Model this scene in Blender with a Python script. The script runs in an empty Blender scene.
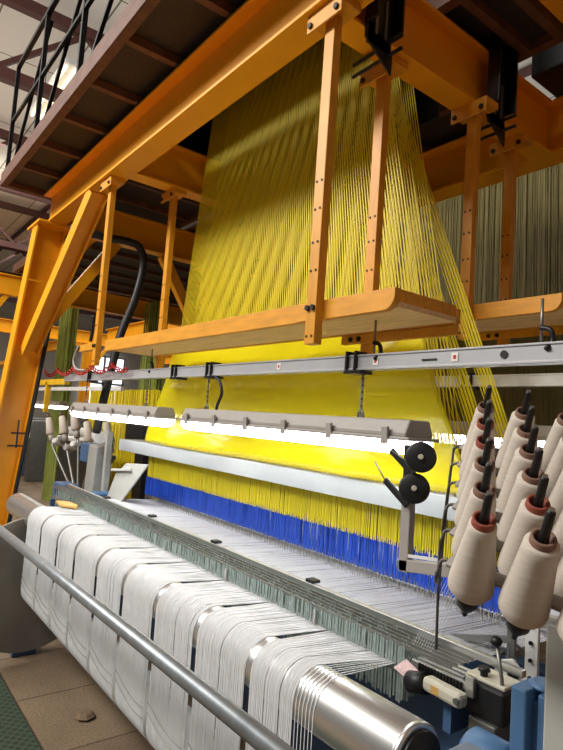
import bpy, math, random
from mathutils import Vector as V, Matrix
random.seed(7)
R = random.uniform
sc = bpy.context.scene
COL = sc.collection
H = 1.65

# ------------------------------------------------------------------ mesh builder
class MB:
    def __init__(s): s.v = []; s.f = []; s.sm = []
    def add(s, vs, fs, smooth=False):
        n = len(s.v); s.v += [tuple(p) for p in vs]
        for f in fs: s.f.append(tuple(i + n for i in f)); s.sm.append(smooth)
        return s
    def box(s, x0, x1, y0, y1, z0, z1):
        return s.add([(x0,y0,z0),(x1,y0,z0),(x1,y1,z0),(x0,y1,z0),(x0,y0,z1),(x1,y0,z1),(x1,y1,z1),(x0,y1,z1)],
              [(0,3,2,1),(4,5,6,7),(0,1,5,4),(1,2,6,5),(2,3,7,6),(3,0,4,7)])
    def bar(s, p, q, w, h, up=(0,0,1), off=(0,0)):
        p, q = V(p), V(q); d = (q-p).normalized(); u = V(up)
        if abs(d.dot(u)) > .98: u = V((0,1,0))
        a = d.cross(u).normalized(); b = a.cross(d).normalized()
        p = p + a*off[0] + b*off[1]; q = q + a*off[0] + b*off[1]
        vs = []
        for c in (p, q):
            for i, j in ((-1,-1),(1,-1),(1,1),(-1,1)): vs.append(c + a*i*w/2 + b*j*h/2)
        return s.add(vs, [(0,3,2,1),(4,5,6,7),(0,1,5,4),(1,2,6,5),(2,3,7,6),(3,0,4,7)])
    def ibeam(s, p, q, w, h, t=.016, up=(0,0,1)):
        s.bar(p, q, w, t, up, (0, -h/2+t/2)); s.bar(p, q, w, t, up, (0, h/2-t/2))
        return s.bar(p, q, t*.8, h-2*t+.004, up)
    def lathe(s, p, ax, prof, n=20, cap0=True, cap1=True, smooth=True):
        p = V(p); ax = V(ax).normalized(); u = ax.orthogonal().normalized(); w = ax.cross(u)
        vs = []; fs = []
        for t, r in prof:
            for k in range(n):
                a = 2*math.pi*k/n; vs.append(p + ax*t + (u*math.cos(a)+w*math.sin(a))*r)
        for i in range(len(prof)-1):
            for k in range(n):
                a, b = i*n+k, i*n+(k+1) % n; fs.append((a, b, b+n, a+n))
        s.add(vs, fs, smooth)
        m = len(s.v) - len(vs)
        if cap0: s.f.append(tuple(m+k for k in range(n))[::-1]); s.sm.append(False)
        if cap1: s.f.append(tuple(m+(len(prof)-1)*n+k for k in range(n))); s.sm.append(False)
        return s
    def cyl(s, p, q, r, n=14, r1=None):
        p, q = V(p), V(q); return s.lathe(p, q-p, [(0,r),((q-p).length, r if r1 is None else r1)], n)
    def tube(s, pts, r, n=8):
        pts = [V(p) for p in pts]; vs = []; fs = []
        u = None
        for i, p in enumerate(pts):
            d = (pts[min(i+1,len(pts)-1)] - pts[max(i-1,0)]).normalized()
            u = d.orthogonal().normalized() if u is None else (u - d*u.dot(d)).normalized()
            w = d.cross(u)
            for k in range(n):
                a = 2*math.pi*k/n; vs.append(p + (u*math.cos(a)+w*math.sin(a))*r)
        for i in range(len(pts)-1):
            for k in range(n):
                a, b = i*n+k, i*n+(k+1) % n; fs.append((a, b, b+n, a+n))
        fs += [tuple(range(n))[::-1], tuple((len(pts)-1)*n+k for k in range(n))]
        return s.add(vs, fs, n > 4)
    def prism(s, poly, d):
        n = len(poly); d = V(d); vs = [V(p) for p in poly] + [V(p)+d for p in poly]
        return s.add(vs, [tuple(range(n))[::-1], tuple(range(n, 2*n))] + [(k,(k+1)%n,(k+1)%n+n,k+n) for k in range(n)])
    def build(s, name, m, parent=None, bevel=0, origin=None):
        me = bpy.data.meshes.new(name)
        if parent is not None:
            o0 = V((0,0,0)); q = parent
            while q is not None: o0 += V(q.location); q = q.parent
        elif origin is not None: o0 = V(origin)
        else:
            xs = [v[0] for v in s.v]; ys = [v[1] for v in s.v]; zs = [v[2] for v in s.v]
            o0 = V(((min(xs)+max(xs))/2, (min(ys)+max(ys))/2, min(zs)))
        me.from_pydata([V(v)-o0 for v in s.v], [], s.f); me.update()
        me.polygons.foreach_set('use_smooth', s.sm)
        me.materials.append(m)
        o = bpy.data.objects.new(name, me); COL.objects.link(o)
        if parent is not None: o.parent = parent
        else: o.location = o0
        if bevel:
            b = o.modifiers.new('bevel', 'BEVEL'); b.width = bevel; b.segments = 2; b.limit_method = 'ANGLE'
        return o

def bez(pts, n=8):
    P = [V(p) for p in pts]; out = []
    for i in range(len(P)-1):
        a, b, c, d = P[max(i-1,0)], P[i], P[i+1], P[min(i+2,len(P)-1)]
        for k in range(n):
            t = k/n
            out.append(.5*((2*b)+(c-a)*t+(2*a-5*b+4*c-d)*t*t+(3*b-a-3*c+d)*t**3))
    return out + [P[-1]]

def tag(o, label, cat, group=None, kind=None):
    if label: o['label'] = label
    if cat: o['category'] = cat
    if group: o['group'] = group
    if kind: o['kind'] = kind
    return o
def thing(name, loc, label, cat, group=None):
    o = bpy.data.objects.new(name, None); COL.objects.link(o); o.location = loc; o.empty_display_size = .05
    return tag(o, label, cat, group)
def struct(o): o['kind'] = 'structure'; return o
def dup(root, loc, label=None):
    r = root.copy(); COL.objects.link(r); r.location = loc
    if label: r['label'] = label
    for ch in list(root.children):
        c = ch.copy(); COL.objects.link(c); c.parent = r
        for g in list(ch.children):
            d = g.copy(); COL.objects.link(d); d.parent = c
    return r

# ------------------------------------------------------------------ materials
def lin(c):
    return tuple((x/255/12.92 if x/255 <= .04045 else ((x/255+.055)/1.055)**2.4) for x in c) + (1,)
def mat(name, c, rough=.5, metal=0, vary=.12, scale=12, bump=0, stretch=None, spec=.5, dirt=None):
    m = bpy.data.materials.new(name); m.use_nodes = True; nt = m.node_tree; N = nt.nodes; L = nt.links
    b = N['Principled BSDF']; b.inputs['Roughness'].default_value = rough; b.inputs['Metallic'].default_value = metal
    b.inputs['Specular IOR Level'].default_value = spec
    tc = N.new('ShaderNodeTexCoord'); mp = N.new('ShaderNodeMapping'); L.new(tc.outputs['Object'], mp.inputs[0])
    if stretch: mp.inputs['Scale'].default_value = stretch
    nz = N.new('ShaderNodeTexNoise'); nz.inputs['Scale'].default_value = scale; nz.inputs['Detail'].default_value = 4
    L.new(mp.outputs[0], nz.inputs['Vector'])
    rp = N.new('ShaderNodeValToRGB'); c = lin(c)
    d = lin(dirt) if dirt else tuple(x*(1-vary) for x in c[:3]) + (1,)
    e = tuple(min(1, x*(1+vary)) for x in c[:3]) + (1,)
    rp.color_ramp.elements[0].color = d; rp.color_ramp.elements[1].color = e
    rp.color_ramp.elements[0].position = .3; rp.color_ramp.elements[1].position = .7
    L.new(nz.outputs[0], rp.inputs[0]); L.new(rp.outputs[0], b.inputs['Base Color'])
    if bump:
        bp = N.new('ShaderNodeBump'); bp.inputs['Strength'].default_value = bump; bp.inputs['Distance'].default_value = .01
        L.new(nz.outputs[0], bp.inputs['Height']); L.new(bp.outputs[0], b.inputs['Normal'])
    return m
def emit(name, c, s):
    m = bpy.data.materials.new(name); m.use_nodes = True; b = m.node_tree.nodes['Principled BSDF']
    b.inputs['Base Color'].default_value = lin(c); b.inputs['Emission Color'].default_value = lin(c)
    b.inputs['Emission Strength'].default_value = s; return m

ORANGE = mat('orange steel paint', (242,166,20), .42, vary=.05, scale=5)
BOARD = mat('orange painted timber', (226,156,46), .5, vary=.14, scale=6, stretch=(1,6,6), bump=.05)
POSTM = mat('orange hanger paint', (220,152,40), .45, vary=.12, scale=7, stretch=(4,4,1))
PLY = mat('pale plywood', (240,202,146), .6, vary=.14, scale=7, stretch=(1,7,7))
BOLT = mat('dark bolt steel', (40,34,30), .5, .3)
DARKRED = mat('dark red truss paint', (74,38,32), .6)
RUST = mat('rusty brown steel', (98,64,48), .65, vary=.25)
DECKD = mat('dark deck mesh', (50,40,34), .7, vary=.3, scale=60)
BLACK = mat('black plastic', (22,22,24), .45)
RUBBER = mat('black rubber hose', (26,26,28), .5)
BLACKST = mat('black painted steel', (24,24,26), .4, .2)
GALV = mat('galvanised tube', (150,156,160), .42, .6, vary=.15, scale=20)
ALU = mat('brushed aluminium', (196,196,192), .32, .85, vary=.08, stretch=(1,30,30))
CHROME = mat('polished roller steel', (222,222,220), .34, .9, vary=.06, scale=10, stretch=(1,18,18))
STEEL = mat('machine steel', (132,132,128), .4, .7)
DROP = mat('drop wire steel', (150,164,158), .5, .3, vary=.2, scale=40)
HOUSING = mat('grey luminaire housing', (158,152,146), .5, vary=.05)
GREYP = mat('grey machine paint', (176,176,170), .5, vary=.06)
TRUNKM = mat('grey trunking profile', (186,187,190), .38, .25, vary=.04)
LGREY = mat('light grey profile', (206,212,214), .38, .15, vary=.03)
BEIGE = mat('beige motor casing', (196,192,174), .45, vary=.06)
BLUE = mat('steel blue paint', (74,110,150), .45, vary=.08)
DBLUE = mat('dark blue frame paint', (62,92,130), .5, vary=.1)
YARN = mat('white warp yarn', (236,237,239), .75, vary=.05, scale=30)
YARN2 = mat('pale grey warp yarn', (206,207,212), .75, vary=.06, scale=30)
PACK = mat('wound white yarn', (232,231,226), .75, vary=.04, scale=40, stretch=(12,1,1), bump=.05)
CONE = mat('ecru cone yarn', (208,197,184), .8, vary=.05, scale=16, stretch=(1,1,9), bump=.08)
TUBER = mat('red brown paper tube', (146,72,54), .6, vary=.15)
TUBEB = mat('brown paper tube', (132,100,84), .6, vary=.15)
YELLOW = mat('yellow harness cord', (234,214,36), .5, vary=.08, scale=6)
OLIVE = mat('shaded olive harness cord', (126,112,54), .6, vary=.15, scale=5)  # yellow cords of the loom behind; their unlit look is put into the colour
BLUEC = mat('royal blue heddle sleeve', (22,68,176), .42, vary=.12, scale=30)
WIRE = mat('heddle wire', (172,168,158), .4, .5)
RED = mat('red coiled cable', (196,34,30), .45)
TILE = None
STONE = mat('brown stone chip', (112,92,70), .9, vary=.3, scale=30, bump=.4)
CARD = mat('ochre cardboard', (206,164,92), .8)
GREENM = mat('green curtain cord', (140,150,66), .7, vary=.2, scale=5)
DUSTYGREY = mat('dusty flange metal', (142,136,128), .55, .3, vary=.2, scale=4)
WHITEP = mat('white painted panel', (220,220,216), .5)
LAMP = emit('lit diffuser', (250,252,255), 10)
TUBELIT = emit('dim ceiling tube', (255,236,200), 1.6)
FARLAMP = emit('distant lit diffuser', (250,252,255), 7)
WINM = emit('daylight window', (235,242,255), 2.2)
def sticker_mat(): return mat('white sticker', (236,228,222), .6)
STICK = sticker_mat()

def film_mat():
    m = bpy.data.materials.new('yellow plastic film'); m.use_nodes = True; nt = m.node_tree; N = nt.nodes; L = nt.links
    b = N['Principled BSDF']; b.inputs['Base Color'].default_value = lin((246,232,24)); b.inputs['Roughness'].default_value = .24
    b.inputs['Transmission Weight'].default_value = 0
    t = N.new('ShaderNodeBsdfTransparent'); mx = N.new('ShaderNodeMixShader'); mx.inputs[0].default_value = .52
    tc = N.new('ShaderNodeTexCoord'); nz = N.new('ShaderNodeTexNoise'); nz.inputs['Scale'].default_value = 3.2
    mp = N.new('ShaderNodeMapping'); mp.inputs['Scale'].default_value = (.9,1,3.2); mp.inputs['Rotation'].default_value = (0,.22,0)
    L.new(tc.outputs['Object'], mp.inputs[0]); L.new(mp.outputs[0], nz.inputs['Vector'])
    bp = N.new('ShaderNodeBump'); bp.inputs['Strength'].default_value = .35; bp.inputs['Distance'].default_value = .03
    L.new(nz.outputs[0], bp.inputs['Height']); L.new(bp.outputs[0], b.inputs['Normal'])
    L.new(t.outputs[0], mx.inputs[1]); L.new(b.outputs[0], mx.inputs[2]); L.new(mx.outputs[0], N['Material Output'].inputs[0])
    return m
FILM = film_mat()

def tile_mat():
    m = bpy.data.materials.new('stone floor tiles'); m.use_nodes = True; nt = m.node_tree; N = nt.nodes; L = nt.links
    b = N['Principled BSDF']; b.inputs['Roughness'].default_value = .8
    tc = N.new('ShaderNodeTexCoord'); br = N.new('ShaderNodeTexBrick'); br.offset = 0
    br.inputs['Scale'].default_value = 1; br.inputs['Brick Width'].default_value = .6; br.inputs['Row Height'].default_value = .6
    br.inputs['Mortar Size'].default_value = .006
    br.inputs['Color1'].default_value = lin((138,116,92)); br.inputs['Color2'].default_value = lin((160,140,112)); br.inputs['Mortar'].default_value = lin((96,76,58))
    L.new(tc.outputs['Object'], br.inputs['Vector'])
    n1 = N.new('ShaderNodeTexNoise'); n1.inputs['Scale'].default_value = 90; n1.inputs['Detail'].default_value = 3
    n2 = N.new('ShaderNodeTexNoise'); n2.inputs['Scale'].default_value = 3
    L.new(tc.outputs['Object'], n1.inputs['Vector']); L.new(tc.outputs['Object'], n2.inputs['Vector'])
    mx = N.new('ShaderNodeMix'); mx.data_type = 'RGBA'; mx.blend_type = 'MULTIPLY'; mx.inputs[0].default_value = .7
    r = N.new('ShaderNodeValToRGB'); r.color_ramp.elements[0].position = .35; r.color_ramp.elements[1].position = .65
    r.color_ramp.elements[0].color = (.45,.42,.38,1); r.color_ramp.elements[1].color = (1.1,1.05,1,1)
    L.new(n1.outputs[0], r.inputs[0]); L.new(br.outputs[0], mx.inputs[6]); L.new(r.outputs[0], mx.inputs[7])
    m2 = N.new('ShaderNodeMix'); m2.data_type = 'RGBA'; m2.blend_type = 'MULTIPLY'; m2.inputs[0].default_value = .5
    L.new(mx.outputs[2], m2.inputs[6]); L.new(n2.outputs[0], m2.inputs[7]); L.new(m2.outputs[2], b.inputs['Base Color'])
    bp = N.new('ShaderNodeBump'); bp.inputs['Strength'].default_value = .3; bp.inputs['Distance'].default_value = .005
    L.new(n1.outputs[0], bp.inputs['Height']); L.new(bp.outputs[0], b.inputs['Normal'])
    return m
def mat_weave():
    m = bpy.data.materials.new('green woven rubber mat'); m.use_nodes = True; nt = m.node_tree; N = nt.nodes; L = nt.links
    b = N['Principled BSDF']; b.inputs['Roughness'].default_value = .7
    tc = N.new('ShaderNodeTexCoord'); mp = N.new('ShaderNodeMapping'); mp.inputs['Rotation'].default_value = (0,0,.78); mp.inputs['Scale'].default_value = (28,28,28)
    ck = N.new('ShaderNodeTexBrick'); ck.offset = 0; ck.inputs['Scale'].default_value = 1; ck.inputs['Brick Width'].default_value = 1; ck.inputs['Row Height'].default_value = 1
    ck.inputs['Mortar Size'].default_value = .14; ck.inputs['Color1'].default_value = lin((30,42,32)); ck.inputs['Color2'].default_value = lin((34,48,36)); ck.inputs['Mortar'].default_value = lin((62,76,56))
    L.new(tc.outputs['Object'], mp.inputs[0]); L.new(mp.outputs[0], ck.inputs['Vector']); L.new(ck.outputs[0], b.inputs['Base Color'])
    return m
def ceil_mat():
    m = bpy.data.materials.new('pale ceiling panels'); m.use_nodes = True; nt = m.node_tree; N = nt.nodes; L = nt.links
    b = N['Principled BSDF']; b.inputs['Roughness'].default_value = .8
    tc = N.new('ShaderNodeTexCoord'); br = N.new('ShaderNodeTexBrick'); br.offset = 0
    br.inputs['Scale'].default_value = 1; br.inputs['Brick Width'].default_value = 2.2; br.inputs['Row Height'].default_value = 1.1; br.inputs['Mortar Size'].default_value = .012
    br.inputs['Color1'].default_value = lin((226,222,212)); br.inputs['Color2'].default_value = lin((220,215,205)); br.inputs['Mortar'].default_value = lin((120,112,100))
    L.new(tc.outputs['Object'], br.inputs['Vector']); L.new(br.outputs[0], b.inputs['Base Color'])
    return m

# ------------------------------------------------------------------ setting
CZ = 6.6
struct(MB().box(-26,6,-7,20,-.1,0).build('floor', tile_mat(), origin=(.15,.35,0)))
struct(MB().box(-26,6,-7,20,CZ,CZ+.1).build('ceiling', ceil_mat(), origin=(0,0,CZ)))
WALLM = mat('dusty wall plaster', (176,170,160), .85)
struct(MB().box(-26.1,-26,-7,20,0,CZ).build('wall_left', WALLM))
struct(MB().box(-26,6,20,20.1,0,CZ).build('wall_back', WALLM))
def truss(n, x):
    b = MB()
    b.bar((x,-7,CZ-.22),(x,20,CZ-.22),.12,.14); b.bar((x,-7,CZ-1.15),(x,20,CZ-1.15),.12,.14)
    y = -6
    while y < 19:
        b.bar((x,y,CZ-.25),(x,y+1,CZ-1.12),.06,.06,(1,0,0)); b.bar((x,y+1,CZ-1.12),(x,y+2,CZ-.25),.06,.06,(1,0,0)); y += 2
    struct(b.build('trim_%d' % n, DARKRED))
for n, x in enumerate((-3.4,-7.2,-11.0,-15,-19,-23)): truss(n+1, x)
for n, y in enumerate((.4,3.6,6.8,10,13)):
    struct(MB().box(-26,6,y-.03,y+.03,CZ-.12,CZ-.02).build('trim_%d' % (n+8), DARKRED))
w = struct(MB().box(-25.99,-25.9,8.6,10.4,1.6,4.0).build('window_1', WINM))
fr = MB()
for y in (8.55,9.5,10.45): fr.box(-25.9,-25.84,y-.05,y+.05,1.55,4.05)
for z in (1.55,2.8,4.05): fr.box(-25.9,-25.84,8.5,10.5,z-.05,z+.05)
fr.build('window_frame', GREYP, w)

# green mat and stone chip
mt = MB().box(-4.6,-1.0,.1,.94,0.001,.016).build('rubber_mat', mat_weave(), bevel=.004)
tag(mt, 'green woven anti-slip mat on the floor below the handrail', 'mat')
st = MB().lathe((-3.1,1.215,0.001),(0,0,1),[(0,.045),(.012,.055),(.026,.035),(.03,.012)],7,smooth=False)
tag(st.build('stone_chip', STONE), 'small brown chip of broken stone lying on the floor tile', 'stone')

# ------------------------------------------------------------------ portal gantry
ZB, ZT = 3.27, 3.585
YF, YR = 1.375, 3.115
g = thing('portal_gantry', (-5.4,1.2,0), 'big orange steel portal frame straddling the loom', 'gantry')
MB().ibeam((-5.5,YF,(ZB+ZT)/2),(.3,YF,(ZB+ZT)/2),.15,ZT-ZB).build('main_beam', ORANGE, g, .002)
MB().ibeam((-5.5,YR,(ZB+ZT)/2),(.3,YR,(ZB+ZT)/2),.165,ZT-ZB).build('main_beam', ORANGE, g, .002)
for x in (-5.42,-3.75,-1.67,.2):
    MB().ibeam((x,YF+.02,(ZB+ZT)/2-.003),(x,YR-.02,(ZB+ZT)/2-.003),.13,ZT-ZB-.006).build('crossbeam', ORANGE, g, .002)
for x, e in ((-5.42,-1),(.2,1)):
    for yt, yb in ((YF,1.08),(YR,3.41)):
        MB().ibeam((x,yt-.01*(1 if yt<2 else -1),ZB-.01),(x,yb,.015),.17,.26,.018,(0,1,0)).build('leg', ORANGE, g, .002)
        MB().box(x-.17,x+.17,yb-.22,yb+.22,0.001,.02).build('base_plate', ORANGE, g)
        xb = x - e*1.2
        MB().ibeam((xb,yt,ZB-.01),(x-e*.09,yt-.1*(1 if yt<2 else -1),2.1),.12,.13,.012,(0,1,0)).build('knee_brace', ORANGE, g, .002)
        MB().bar((x,yt+.62*(1 if yt<2 else -1),ZB),(x,yt+.02*(1 if yt<2 else -1),2.35),.08,.10,(0,1,0)).build('corner_brace', ORANGE, g, .002)
        pl = MB().prism([(x-.01,yt-.15,ZB-.34),(x-.01,yt+.2,ZB-.34),(x-.01,yt+.42,ZB),(x-.01,yt-.15,ZB)],(.02,0,0))
        pl.box(x-.2,x+.2,yt-.16,yt+.42,ZB-.022,ZB-.001).build('haunch_plate', ORANGE, g, .002)
        for i in range(4): MB().cyl((x+.1,yt-.1+.14*i,ZB-.04),(x+.1,yt-.1+.14*i,ZB-.02),.016,6).build('bolt', ORANGE, g)
MB().tube([(-5.33,1.50,3.2),(-5.33,1.45,2.6),(-5.33,1.385,1.95),(-5.33,1.23,.3),(-5.33,1.21,.05)],.018,8).build('conduit', RUBBER, g)
pb = MB(); pb.box(-5.29,-5.28,1.2,1.36,2.72,2.735); pb.build('stiffener_plate', ORANGE, g)
lt = MB(); lt.box(-5.333,-5.328,1.2,1.33,1.38,1.395); lt.box(-5.333,-5.328,1.245,1.26,1.26,1.50); lt.box(-5.333,-5.328,1.18,1.33,1.27,1.285)
lt.build('stencil_mark', BLACKST, g)

# small bright rail on top of the beams, top right
tag(MB().bar((-1.22,1.22,3.66),(-1.22,3.2,3.66),.12,.14).build('support_beam', ORANGE, bevel=.003), 'short bright orange beam lying across the top of the portal frame', 'beam')

# black brackets on the crossbeam
for i, (y, zt, lab) in enumerate(((1.60,3.9,'black slotted steel bracket clamped at the near end of the right crossbeam'),(2.46,3.9,'black slotted steel bracket clamped midway along the right crossbeam'))):
    t = thing('beam_bracket', (-1.56,y,3.14), lab, 'bracket', 'black brackets on the right crossbeam')
    b = MB(); b.box(-1.597,-1.587,y-.07,y+.07,3.2,zt); b.box(-1.597,-1.53,y-.08,y-.068,3.28,zt); b.box(-1.597,-1.53,y+.068,y+.08,3.28,zt)
    b.prism([(-1.597,y-.08,3.22),(-1.587,y-.08,3.22),(-1.587,y+.08,3.12),(-1.597,y+.08,3.12)],(0,0,.1)); b.build('plate', BLACKST, t, .002)
    for zz in (3.20,3.255): MB().cyl((-1.52,y+.06,zz),(-1.80,y+.06,zz),.008,8).build('clamp_rod', BLACKST, t)
    MB().box(-1.586,-1.58,y-.035,y-.02,3.25,3.42).box(-1.586,-1.58,y+.02,y+.035,3.25,3.42).build('slot_edge', STEEL, t)

# ------------------------------------------------------------------ dark gantry deck above the beams
def deck(name, x0, x1, y0, y1, z, ribs, label, rail):
    t = thing(name, ((x0+x1)/2,(y0+y1)/2,z), label, 'deck')
    MB().box(x0,x1,y0,y1,z+.05,z+.06).build('deck_plate', DECKD, t)
    b = MB(); b.box(x0,x1,y0,y0+.05,z,z+.05); b.box(x0,x1,y0-.006,y0,z,z+.12); b.box(x0,x1,y1-.05,y1,z,z+.05); b.box(x0-.006,x0,y0,y1,z,z+.12)
    b.build('edge_angle', RUST, t, .002)
    k = 0
    for i in range(ribs):
        x = x0+.04+(x1-x0-.08)*i/(ribs-1)
        MB().box(x-.022,x+.022,y0+.05,y1-.05,z,z+.048).build('rib', RUST, t)
    if rail:
        for x in rail: MB().bar((x,y0+.02,z+.06),(x,y0+.02,z+1.1),.032,.032).build('rail_post', BLACKST, t)
        MB().bar((rail[0],y0+.02,z+1.1),(rail[-1],y0+.02,z+1.1),.034,.034).build('top_rail', BLACKST, t)
        MB().bar((rail[0],y0+.02,z+.58),(rail[-1],y0+.02,z+.58),.026,.026).build('mid_rail', BLACKST, t)
        for i in range(len(rail)-1): MB().bar((rail[i],y0+.05,z+.08),(rail[i+1],y0+.05,z+1.06),.024,.024).build('rail_strut', BLACKST, t)
    return t
deck('gantry_deck', -5.65, -1.2, .96, 1.50, 3.60, 9, 'dark steel maintenance deck with brown ribs above the front orange beam', (-5.55,-4.6,-3.6,-2.5))
deck('gantry_deck', -1.72, -1.30, 2.0, 2.62, 3.60, 3, 'dark steel deck plate above the right crossbeam', None)
deck('gantry_deck', -5.0, -2.0, 2.72, 3.78, 3.60, 7, 'dark steel maintenance deck above the rear orange beam', None)  # made deeper to keep the view behind the cords dark
deck('gantry_deck', -5.9, -5.04, 2.72, 4.9, 3.60, 3, 'added dark deck panel beyond the left rear corner of the frame', None)  # panel added to block the bright ceiling behind the harness
deck('gantry_deck', -5.65, -4.15, 1.56, 2.66, 3.60, 4, 'dark steel deck panel over the left end of the portal frame', None)
# jacquard head, with dark skirts added to shade the cord tops
t = thing('jacquard_machine', (-2.9,2.06,3.95), 'black jacquard head above the loom where the yellow cords start', 'machine')
MB().box(-4.1,-1.75,1.66,2.5,4.02,4.75).build('head_casing', BLACK, t, .01)
MB().box(-4.1,-4.08,1.70,2.44,3.42,4.02).build('side_shade_skirt', BLACKST, t); MB().box(-1.93,-1.91,1.72,2.44,3.60,4.02).build('side_shade_skirt', BLACKST, t)
MB().box(-4.1,-1.91,2.40,2.42,3.35,4.02).build('rear_shade_skirt', BLACKST, t); MB().box(-4.1,-1.91,1.64,1.66,3.62,4.02).build('front_shade_skirt', BLACKST, t)
MB().box(-4.15,-1.7,1.62,1.72,3.92,4.02).box(-4.15,-1.7,2.44,2.54,3.92,4.02).build('bottom_rail', BLACKST, t)
for x in (-4.0,-1.85):
    for y in (1.67,2.49): MB().box(x-.05,x+.05,y-.03,y+.03,3.66,3.93).build('foot', BLACKST, t)
t = thing('control_cabinet', (-1.45,3.0,3.59), 'black cabinet on top of the frame at the upper right', 'cabinet')
MB().box(-1.6,-.6,2.78,3.2,3.6,4.1).build('casing', BLACK, t, .01); MB().box(-1.61,-.6,2.765,2.78,3.94,3.97).build('ledge', BLACKST, t)

# ------------------------------------------------------------------ hanging walkways
def hole_pairs(p, x, y, zs, dx=.014, r=.005):
    for z in zs:
        for s_ in (-1,1): MB().cyl((x+s_*dx,y,z),(x+s_*dx,y+.006,z),r,8).build('bolt_hole', BOLT, p)
def walkway(y0, y1, zf, x0, x1, postx, lab):
    t = thing('hanging_walkway', ((x0+x1)/2,y0,zf-.2), lab, 'walkway', 'orange walkways hung from the frame')
    zt = zf+.004
    # front board with rounded end
    poly = [(x0,y0,zf-.052),(x1-.06,y0,zf-.052)] + [(x1-.05+.05*math.sin(a),y0,zf-.002-.05*math.cos(a)) for a in (0.2,.5,.8,1.1,1.4)] + [(x1,y0,zf+.022),(x0,y0,zf+.022)]
    MB().prism(poly,(0,.028,0)).build('front_board', BOARD, t, .002)
    MB().box(x0,x1,y0+.028,y1-.005,zf-.042,zf-.024).build('deck_panel', PLY, t)
    MB().box(x1-.028,x1-.001,y0+.028,y1-.005,zf-.024,zf+.02).build('end_board', BOARD, t, .002)
    MB().box(x0+.001,x0+.028,y0+.028,y1-.005,zf-.024,zf+.02).build('end_board', BOARD, t, .002)
    MB().box(x0,x1,y1-.005,y1+.02,zf-.046,zf+.01).build('rear_board', BOARD, t, .002)
    for xa, ends in zip(postx, (False, True)):
        for (px, y, face) in ((xa[0], y0-.020, -1), (xa[1], y1+.050, -1)):
            front = y < y0
            zb = zf - (.15 if front else .19)
            p = MB().box(px-.028,px+.028,y-.020,y+.020,zb,ZB-.03).build('hanger_post', POSTM, t, .003)
            hole_pairs(p, px, y-.023, [zb+.03, zf+.13, zf+.24, zf+.37, zf+.48])
            # cap bracket against the flange
            k = MB().box(px-.10,px+.10,y-.05,y+.05,ZB-.035,ZB-.001); k.box(px-.10,px+.10,y-.055,y-.045,ZB-.075,ZB-.001)
            br = k.build('flange_bracket', POSTM, t, .003)
            for s_ in (-1,1): MB().cyl((px+s_*.075,y-.065,ZB-.05),(px+s_*.075,y-.055,ZB-.05),.012,8).build('bolt', BOLT, br)
            if front:
                MB().box(px-.12,px+.02,y0-.006,y0+.0,zf-.05,zf+.014).build('splice_plate', BOARD, t)
                for s_ in (-1,1): MB().cyl((px+s_*.0145,y-.031,zf-.013),(px+s_*.0145,y-.020,zf-.013),.011,8).build('bolt', BOLT, p)
    # lower cross support at the right rear post
    s = MB().box(postx[1][1]-.12,x1-.01,y1+.002,y1+.024,zf-.086,zf-.048).build('support_rail', POSTM, t, .002)
    if y0 > 2: MB().box(-2.6,-.9,y1+.075,y1+.105,zf-.15,zf-.105).build('support_rail', POSTM, t, .002)
    px = postx[1][1]
    for dx in (-.05,.0): MB().cyl((px+dx-.01,y1-.006,zf-.067),(px+dx-.01,y1+.004,zf-.067),.011,8).build('bolt', BOLT, t)
    return t
walkway(1.40,1.74,2.094,-3.84,-1.25,((-3.93,-3.79),(-1.625,-1.735)), 'orange hanging walkway in front of the yellow harness, nearest')
walkway(2.36,2.72,2.252,-3.84,-1.18,((-3.93,-3.75),(-1.635,-1.69)), 'orange hanging walkway behind the yellow harness, at right')
# stub arm at the left end
t = thing('stub_arm', (-4.02,1.4,2.0), 'short orange arm with a black cable looped over it left of the walkway', 'arm')
MB().bar((-3.985,1.40,2.085),(-4.35,1.40,2.085),.04,.05).build('arm', POSTM, t, .004)
MB().tube(bez([(-4.05,1.37,2.12),(-4.03,1.37,2.2),(-4.0,1.36,2.3)]),.012).build('cable', RUBBER, t)
MB().tube(bez([(-4.3,1.37,2.1),(-4.38,1.37,2.0),(-4.3,1.37,1.93),(-4.2,1.40,1.92)]),.01).build('cable', HOUSING, t)

# corrugated black hose
hp = bez([(-4.6,1.31,3.06),(-4.6,1.44,3.06),(-4.6,1.62,3.06),(-4.6,1.80,3.07),(-4.6,1.90,3.04),(-4.6,1.945,2.9),(-4.6,1.90,2.6),(-4.6,1.80,2.27),(-4.6,1.74,1.9),(-4.64,1.72,1.70),(-4.72,1.72,1.45)],6)
tag(MB().tube(hp,.033,10).build('flexible_hose', RUBBER), 'thick black hose drooping beside the left end of the harness', 'hose')

# ------------------------------------------------------------------ trunking bar and luminaires
YL = 1.55
def trunk(y, x0, x1, lab, rods, clamps):
    t = thing('trunking_bar', ((x0+x1)/2,y,1.865), lab, 'rail')
    b = MB().box(x0,x1,y-.02,y+.02,1.868,1.916); b.box(x0,x1,y-.026,y+.026,1.862,1.869); b.box(x0,x1,y-.024,y+.024,1.914,1.92)
    b.build('profile', TRUNKM if y < 2 else WHITEP, t, .001)
    for x in rods:
        q = MB().cyl((x,y,1.92),(x,y,2.05),.0045,8).build('threaded_rod', STEEL, t)
        MB().tube(bez([(x,y-.005,1.965),(x+.03,y-.005,1.955),(x+.035,y-.005,1.92),(x+.03,y-.028,1.90)],5),.008,6).build('hook', BLACKST, q)
    for x in clamps:
        k = MB(); k.box(x-.028,x-.018,y-.034,y+.03,1.855,1.935); k.box(x+.018,x+.028,y-.034,y+.03,1.855,1.935); k.box(x-.03,x+.06,y-.036,y+.03,1.848,1.86)
        k.build('clamp', BLACKST, t, .001)
    return t
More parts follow.
